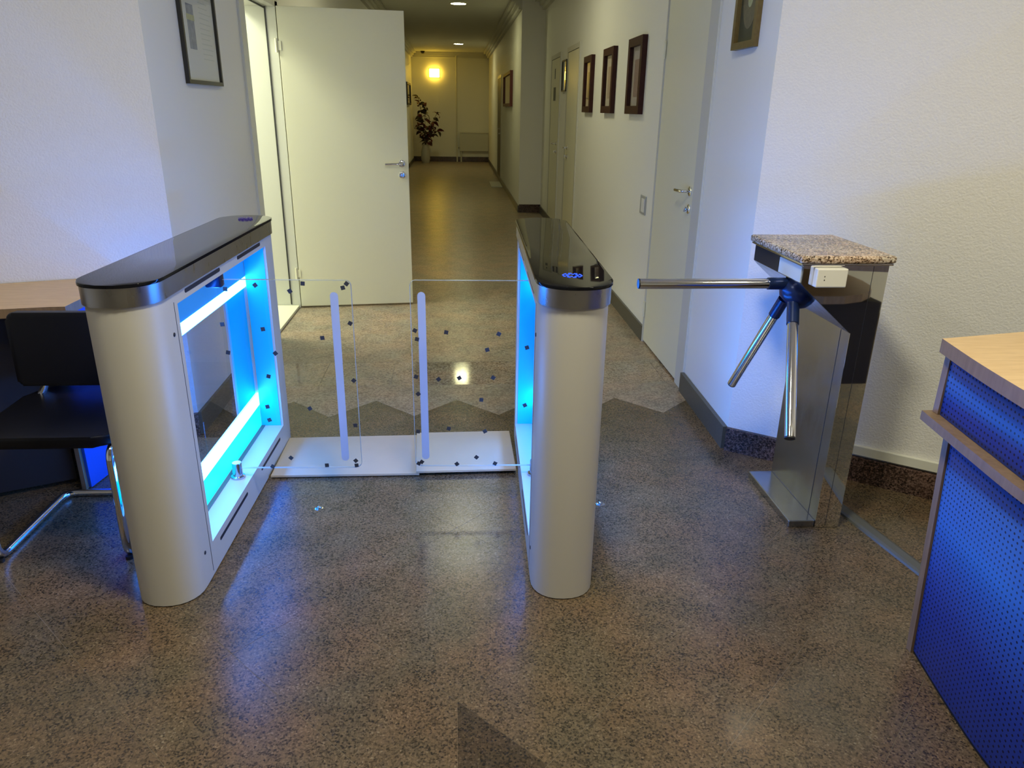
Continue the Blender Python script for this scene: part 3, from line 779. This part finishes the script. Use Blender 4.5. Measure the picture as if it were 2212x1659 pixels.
# ------------------------------------------------------------------ cantilever chair
ch = empty('visitor_chair', (-1.36, 2.5, 0), 0, 'black leather cantilever chair with a chrome tube frame, left of the gates', 'chair')
def hrel(b): b.bm.transform(T(1.36, -2.5, 0)); return b
def cushion(w, d, t, name, m, bulge=.012, r=.06, matn='leather', dome=False):
    b = MB(); n = 7; pts = []
    hw, hd = w/2, d/2
    for cx, cy, t0, rr in ((hw, hd, 0, r), (-hw, hd, PI/2, r), (-hw, -hd, PI, r*.6), (hw, -hd, 1.5*PI, r*.6)):
        for k in range(n): a = t0+PI/2*k/(n-1); pts.append((cx-math.copysign(rr, cx)+rr*math.cos(a), cy-math.copysign(rr, cy)+rr*math.sin(a)))
    b.prism(pts, -t/2, t/2)
    bmesh.ops.bevel(b.bm, geom=[e for e in b.bm.edges if abs(e.verts[0].co.z-e.verts[1].co.z) < 1e-5], offset=t*.42, segments=4, affect='EDGES', profile=.6)
    b.bm.transform(m); return b
hrel(cushion(.475, .49, .040, 'seat', T(-1.365, 2.525, .455) @ rot('X', .02), r=.13)).build('seat', 'leather', ch, 60)
hrel(cushion(.49, .275, .036, 'backrest', T(-1.37, 2.668, .652) @ rot('X', PI/2-.03), r=.028)).build('backrest', 'leather', ch, 60)
xl, xr = -1.590, -1.158
path = [(xl+.045, 2.704, .69), (xl+.045, 2.702, .50), (xl+.01, 2.64, .428), (xl, 2.285, .425), (xl, 2.28, .015), (xl, 2.745, .015), (xr, 2.745, .015), (xr, 2.28, .015), (xr, 2.285, .425), (xr-.01, 2.64, .428), (xr-.045, 2.702, .50), (xr-.045, 2.704, .69)]
hrel(MB().tube(round_path(path, .055, 6), .0145, 14)).build('frame', 'chrome', ch, 60)
for x in (xl, xr):
    hrel(MB().tube([(x, 2.285, .0), (x, 2.285, .012)], [.013, .013], 12)).build('foot_glide', 'black_plastic', ch, 60)

# ------------------------------------------------------------------ pictures on the walls
def picture(name, wall, pos, w, h, fw, depth, fmat, label, cat='picture', group=None, mat_paper='paper', art=None, tilt=0.0):
    """wall 'L' faces +x, wall 'R' faces -x; pos=(x,y,z) centre on the wall face; local: x along width as seen, y up, z out"""
    if wall == 'L': B = Matrix(((0, 0, 1, pos[0]), (1, 0, 0, pos[1]), (0, 1, 0, pos[2]), (0, 0, 0, 1)))
    else: B = Matrix(((0, 0, -1, pos[0]), (-1, 0, 0, pos[1]), (0, 1, 0, pos[2]), (0, 0, 0, 1)))
    o = empty(name, pos, 0, label, cat, group)
    def put(b, n, m, par=o):
        b.bm.transform(T(*[-c for c in pos]) @ B @ rot('Z', tilt)); return b.build(n, m, par)
    b = MB(); a, c = w/2, h/2
    for q in (((-a, -c), (a, -c), (a-fw, -c+fw), (-a+fw, -c+fw)), ((a, -c), (a, c), (a-fw, c-fw), (a-fw, -c+fw)),
              ((a, c), (-a, c), (-a+fw, c-fw), (a-fw, c-fw)), ((-a, c), (-a, -c), (-a+fw, -c+fw), (-a+fw, c-fw))):
        b.prism(q, .001, depth)
    put(b, 'frame', fmat)
    put(MB().box(-a+fw, a-fw, -c+fw, c-fw, .001, .006), 'mount', mat_paper)
    if art: art(put, a-fw, c-fw)
    put(MB().box(-a+fw, a-fw, -c+fw, c-fw, depth*.55, depth*.55+.002), 'glass_pane', 'picture_glass')
    return o
def art_certificate(put, a, c):
    put(MB().box(-a+.092, -a+.190, -.160, .035, .0061, .0068), 'photo_print', 'print_blue')
    put(MB().box(-a+.085, -a+.195, -.035, -.010, .0069, .0074), 'photo_band', 'print_yellow')
    b = MB(); random.seed(3)
    for k in range(20):
        z = .24-k*.023
        b.box(-a+.275, -a+.275+random.uniform(.12, .18), z, z+.003, .0061, .0065)
    tag(put(b, 'text_lines', 'print_grey'), kind='stuff')
def art_mat(m):
    def f(put, a, c): put(MB().box(-a+.07, a-.07, -c+.06, c-.085, .0061, .009), 'print', m)
    return f
def art_portrait(put, a, c):
    pts = [(math.cos(2*PI*k/32)*(a-.018), math.sin(2*PI*k/32)*(c-.05)) for k in range(32)]
    put(MB().prism(pts, .0061, .0075), 'portrait_print', 'portrait_tan')
    for y, r in ((c*.45, .03), (-c*.2, .026)):
        pts = [(math.cos(2*PI*k/20)*r, y+math.sin(2*PI*k/20)*r*1.2) for k in range(20)]
        put(MB().prism(pts, .0076, .0082), 'portrait_figure', 'print_yellow')
picture('wall_certificate', 'L', (XL, 4.045, 1.900), .53, .63, .018, .020, 'frame_black', 'black-framed certificate with a small photo hanging on the left wall', art=art_certificate)
picture('wall_portrait', 'R', (1.2705, 3.435, 1.995), .27, .47, .028, .026, 'frame_gold', 'old gold framed portrait at the top of the right wall corner', mat_paper='portrait_dark', art=art_portrait)
for y, lab, pm in ((5.515, 'nearest of the three dark brown framed prints on the right wall', 'print_pink'), (6.485, 'middle one of the three dark brown framed prints on the right wall', 'print_pink'), (7.495, 'farthest of the three dark brown framed prints on the right wall', 'print_violet')):
    picture('framed_print', 'R', (XR, y, 1.725), .43, .50, .055, .036, 'frame_brown', lab, group='dark framed prints on the right wall', mat_paper='paper_pink', art=art_mat(pm))
picture('framed_notice', 'R', (XR, 9.21, 1.865), .36, .34, .014, .025, 'frame_black', 'thin black framed notice hanging between the two far right doors', group=None)
picture('red_wall_panel', 'R', (XP, 14.05, 1.81), 1.9, .56, .05, .05, 'red_panel', 'reddish brown framed panel on the wall past the pillar', mat_paper='red_panel')
picture('dark_wall_panel', 'L', (XL, 20.6, 1.81), 1.5, .54, .05, .05, 'frame_black', 'dark panel on the left corridor wall behind the open door', mat_paper='red_panel')

# light switch by the near right door
sw = empty('light_switch', (XR, 5.08, .892), 0, 'grey and white light switch on the right wall beside the near door', 'switch')
def wrel(b): b.bm.transform(T(0, 0, 0)); return b
MB().box(-.008, 0, -.075, .075, -.062, .062, bev=.003).build('plate', 'switch_grey', sw)
MB().box(-.013, -.008, -.058, .020, -.045, .045, bev=.002).build('rocker', 'switch_white', sw)

# ------------------------------------------------------------------ corridor lamps, far end
for y, lab in ((12.2, 'round ceiling downlight nearer to the hall'), (19.6, 'round ceiling downlight near the far end of the corridor')):
    d = empty('downlight', (.052 if y < 15 else .075, y, ZC), 0, lab, 'lamp', 'corridor downlights')
    MB().lathe([(.112, 0), (.132, 0), (.130, -.010), (.112, -.012), (.112, 0)], 32).build('rim', 'door_white', d, 40)
    MB().lathe([(0, -.008), (.111, -.008), (.111, -.001), (0, -.001)], 32).build('diffuser', 'lamp_face', d, 40)
sc = empty('wall_sconce', (-.60, YE, 2.40), 0, 'square glowing yellow wall lamp on the far end wall', 'lamp')
MB().box(-.15, .15, -.03, 0, -.12, .12, bev=.01).build('backplate', 'door_white', sc)
MB().box(-.145, .145, -.10, -.031, -.115, .115, bev=.02).build('shade', 'sconce_face', sc, 60)
cm = empty('ceiling_sensor', (-.905, YE-.3, ZC), 0, 'small dark ceiling sensor in the left far corner', 'sensor')
MB().lathe([(0, -.07), (.04, -.06), (.055, -.03), (.06, 0), (0, 0)], 20).build('dome', 'black_plastic', cm, 40)
# radiator with pipe on the end wall
rad = empty('radiator', (.54, YE, 0), 0, 'flat white radiator panel with feet on the far end wall', 'radiator')
MB().box(-.44, .40, -.09, -.02, .30, .80, bev=.01).build('panel', 'radiator', rad)
MB().box(-.44, .40, -.10, -.01, .795, .83, bev=.006).build('grille', 'radiator', rad)
for x in (-.52, -.40): MB().tube([(x, -.05, .0), (x, -.05, .31 if x > -.5 else .5)], .022, 10).build('foot', 'radiator', rad, 40)
MB().tube([(-.52, -.05, .5), (-.52, -.05, 2.86)], .022, 10).build('pipe', 'radiator', rad, 40)
MB().tube([(-.52, -.05, .42), (-.43, -.05, .42)], .018, 10).build('connector', 'radiator', rad, 40)
# tall plant with dark red flowers
pl = empty('potted_plant', (-.88, 22.0, 0), 0, 'tall plant with dark red leaves in a pale floor vase, far end', 'plant')
MB().lathe([(0, 0), (.10, 0), (.13, .12), (.12, .32), (.08, .46), (.095, .50), (.075, .50), (.06, .44), (0, .42)], 24).build('vase', 'vase', pl, 40)
random.seed(11)
leaf_me = {}
for k in ('leaf_dark', 'flower_red'):
    b = MB(); n = 6
    for s in (1, -1):
        pass
    L_ = .17
    rows = []
    for i in range(n+1):
        t = i/n; wv = .045*math.sin(PI*min(1, t*1.02+.02))**.8+.002; zz = .03*math.sin(PI*t)-.03*t*t
        rows.append([b.bm.verts.new((-wv, t*L_, zz+.008)), b.bm.verts.new((0, t*L_, zz)), b.bm.verts.new((wv, t*L_, zz+.008))])
    for i in range(n):
        for j in range(2): b.bm.faces.new((rows[i][j], rows[i][j+1], rows[i+1][j+1], rows[i+1][j]))
    leaf_me[k] = b.data('leaf', k)
stems = []
for k in range(7):
    a = random.uniform(0, 2*PI); tip = Vector((random.uniform(-.20, .36), random.uniform(-.25, .2), random.uniform(.95, 1.55)))
    if k == 0: tip = Vector((-.16, 0, 1.72))
    if k == 1: tip = Vector((.02, -.05, 1.60))
    if k == 2: tip = Vector((.34, -.1, .86))
    pth = [Vector((0, 0, .44)), Vector((tip.x*.15, tip.y*.2, .44+(tip.z-.44)*.5)), tip]
    pp = [(1-t)**2*pth[0]+2*t*(1-t)*pth[1]+t*t*pth[2] for t in [i/8 for i in range(9)]]
    MB().tube(pp, .007, 6).build('stem', 'stem_brown', pl, 60); stems.append(pp)
nleaf = 0
for pp in stems:
    for i in range(2, 9):
        for q in range(2 if i < 5 else 3):
            k = 'flower_red' if random.random() < .55 else 'leaf_dark'
            o = bpy.data.objects.new('leaf', leaf_me[k]); COL.objects.link(o); o.parent = pl; o.location = pp[i]
            o.rotation_euler = (random.uniform(-.9, .9), random.uniform(-.9, .9), random.uniform(0, 2*PI)); o.scale = [random.uniform(.7, 1.25)]*3
# pale mat at the corridor door
tag(MB().box(.70, .925, 15.3, 16.4, .0, .012, bev=.003).build('door_mat', 'trunk_white'), 'pale flat mat on the corridor floor by the dark door', 'mat')
# leftover anchor bolts in the floor
for i, (x, y, lab) in enumerate(((-.558, 2.603, 'small floor anchor bolt between the two gates'), (.569, 2.59, 'small broken floor anchor right of the right gate'))):
    t = empty('floor_anchor', (x, y, 0), 0, lab, 'bolt', 'floor anchors')
    MB().lathe([(0, .009), (.007, .009), (.009, .004), (.009, 0), (0, 0)], 6).build('bolt_head', 'pin_steel', t)
    MB().lathe([(0, .0015), (.016, .0015), (.018, 0)], 16).build('washer', 'pin_steel', t, 40)
print('TILES', cnt)
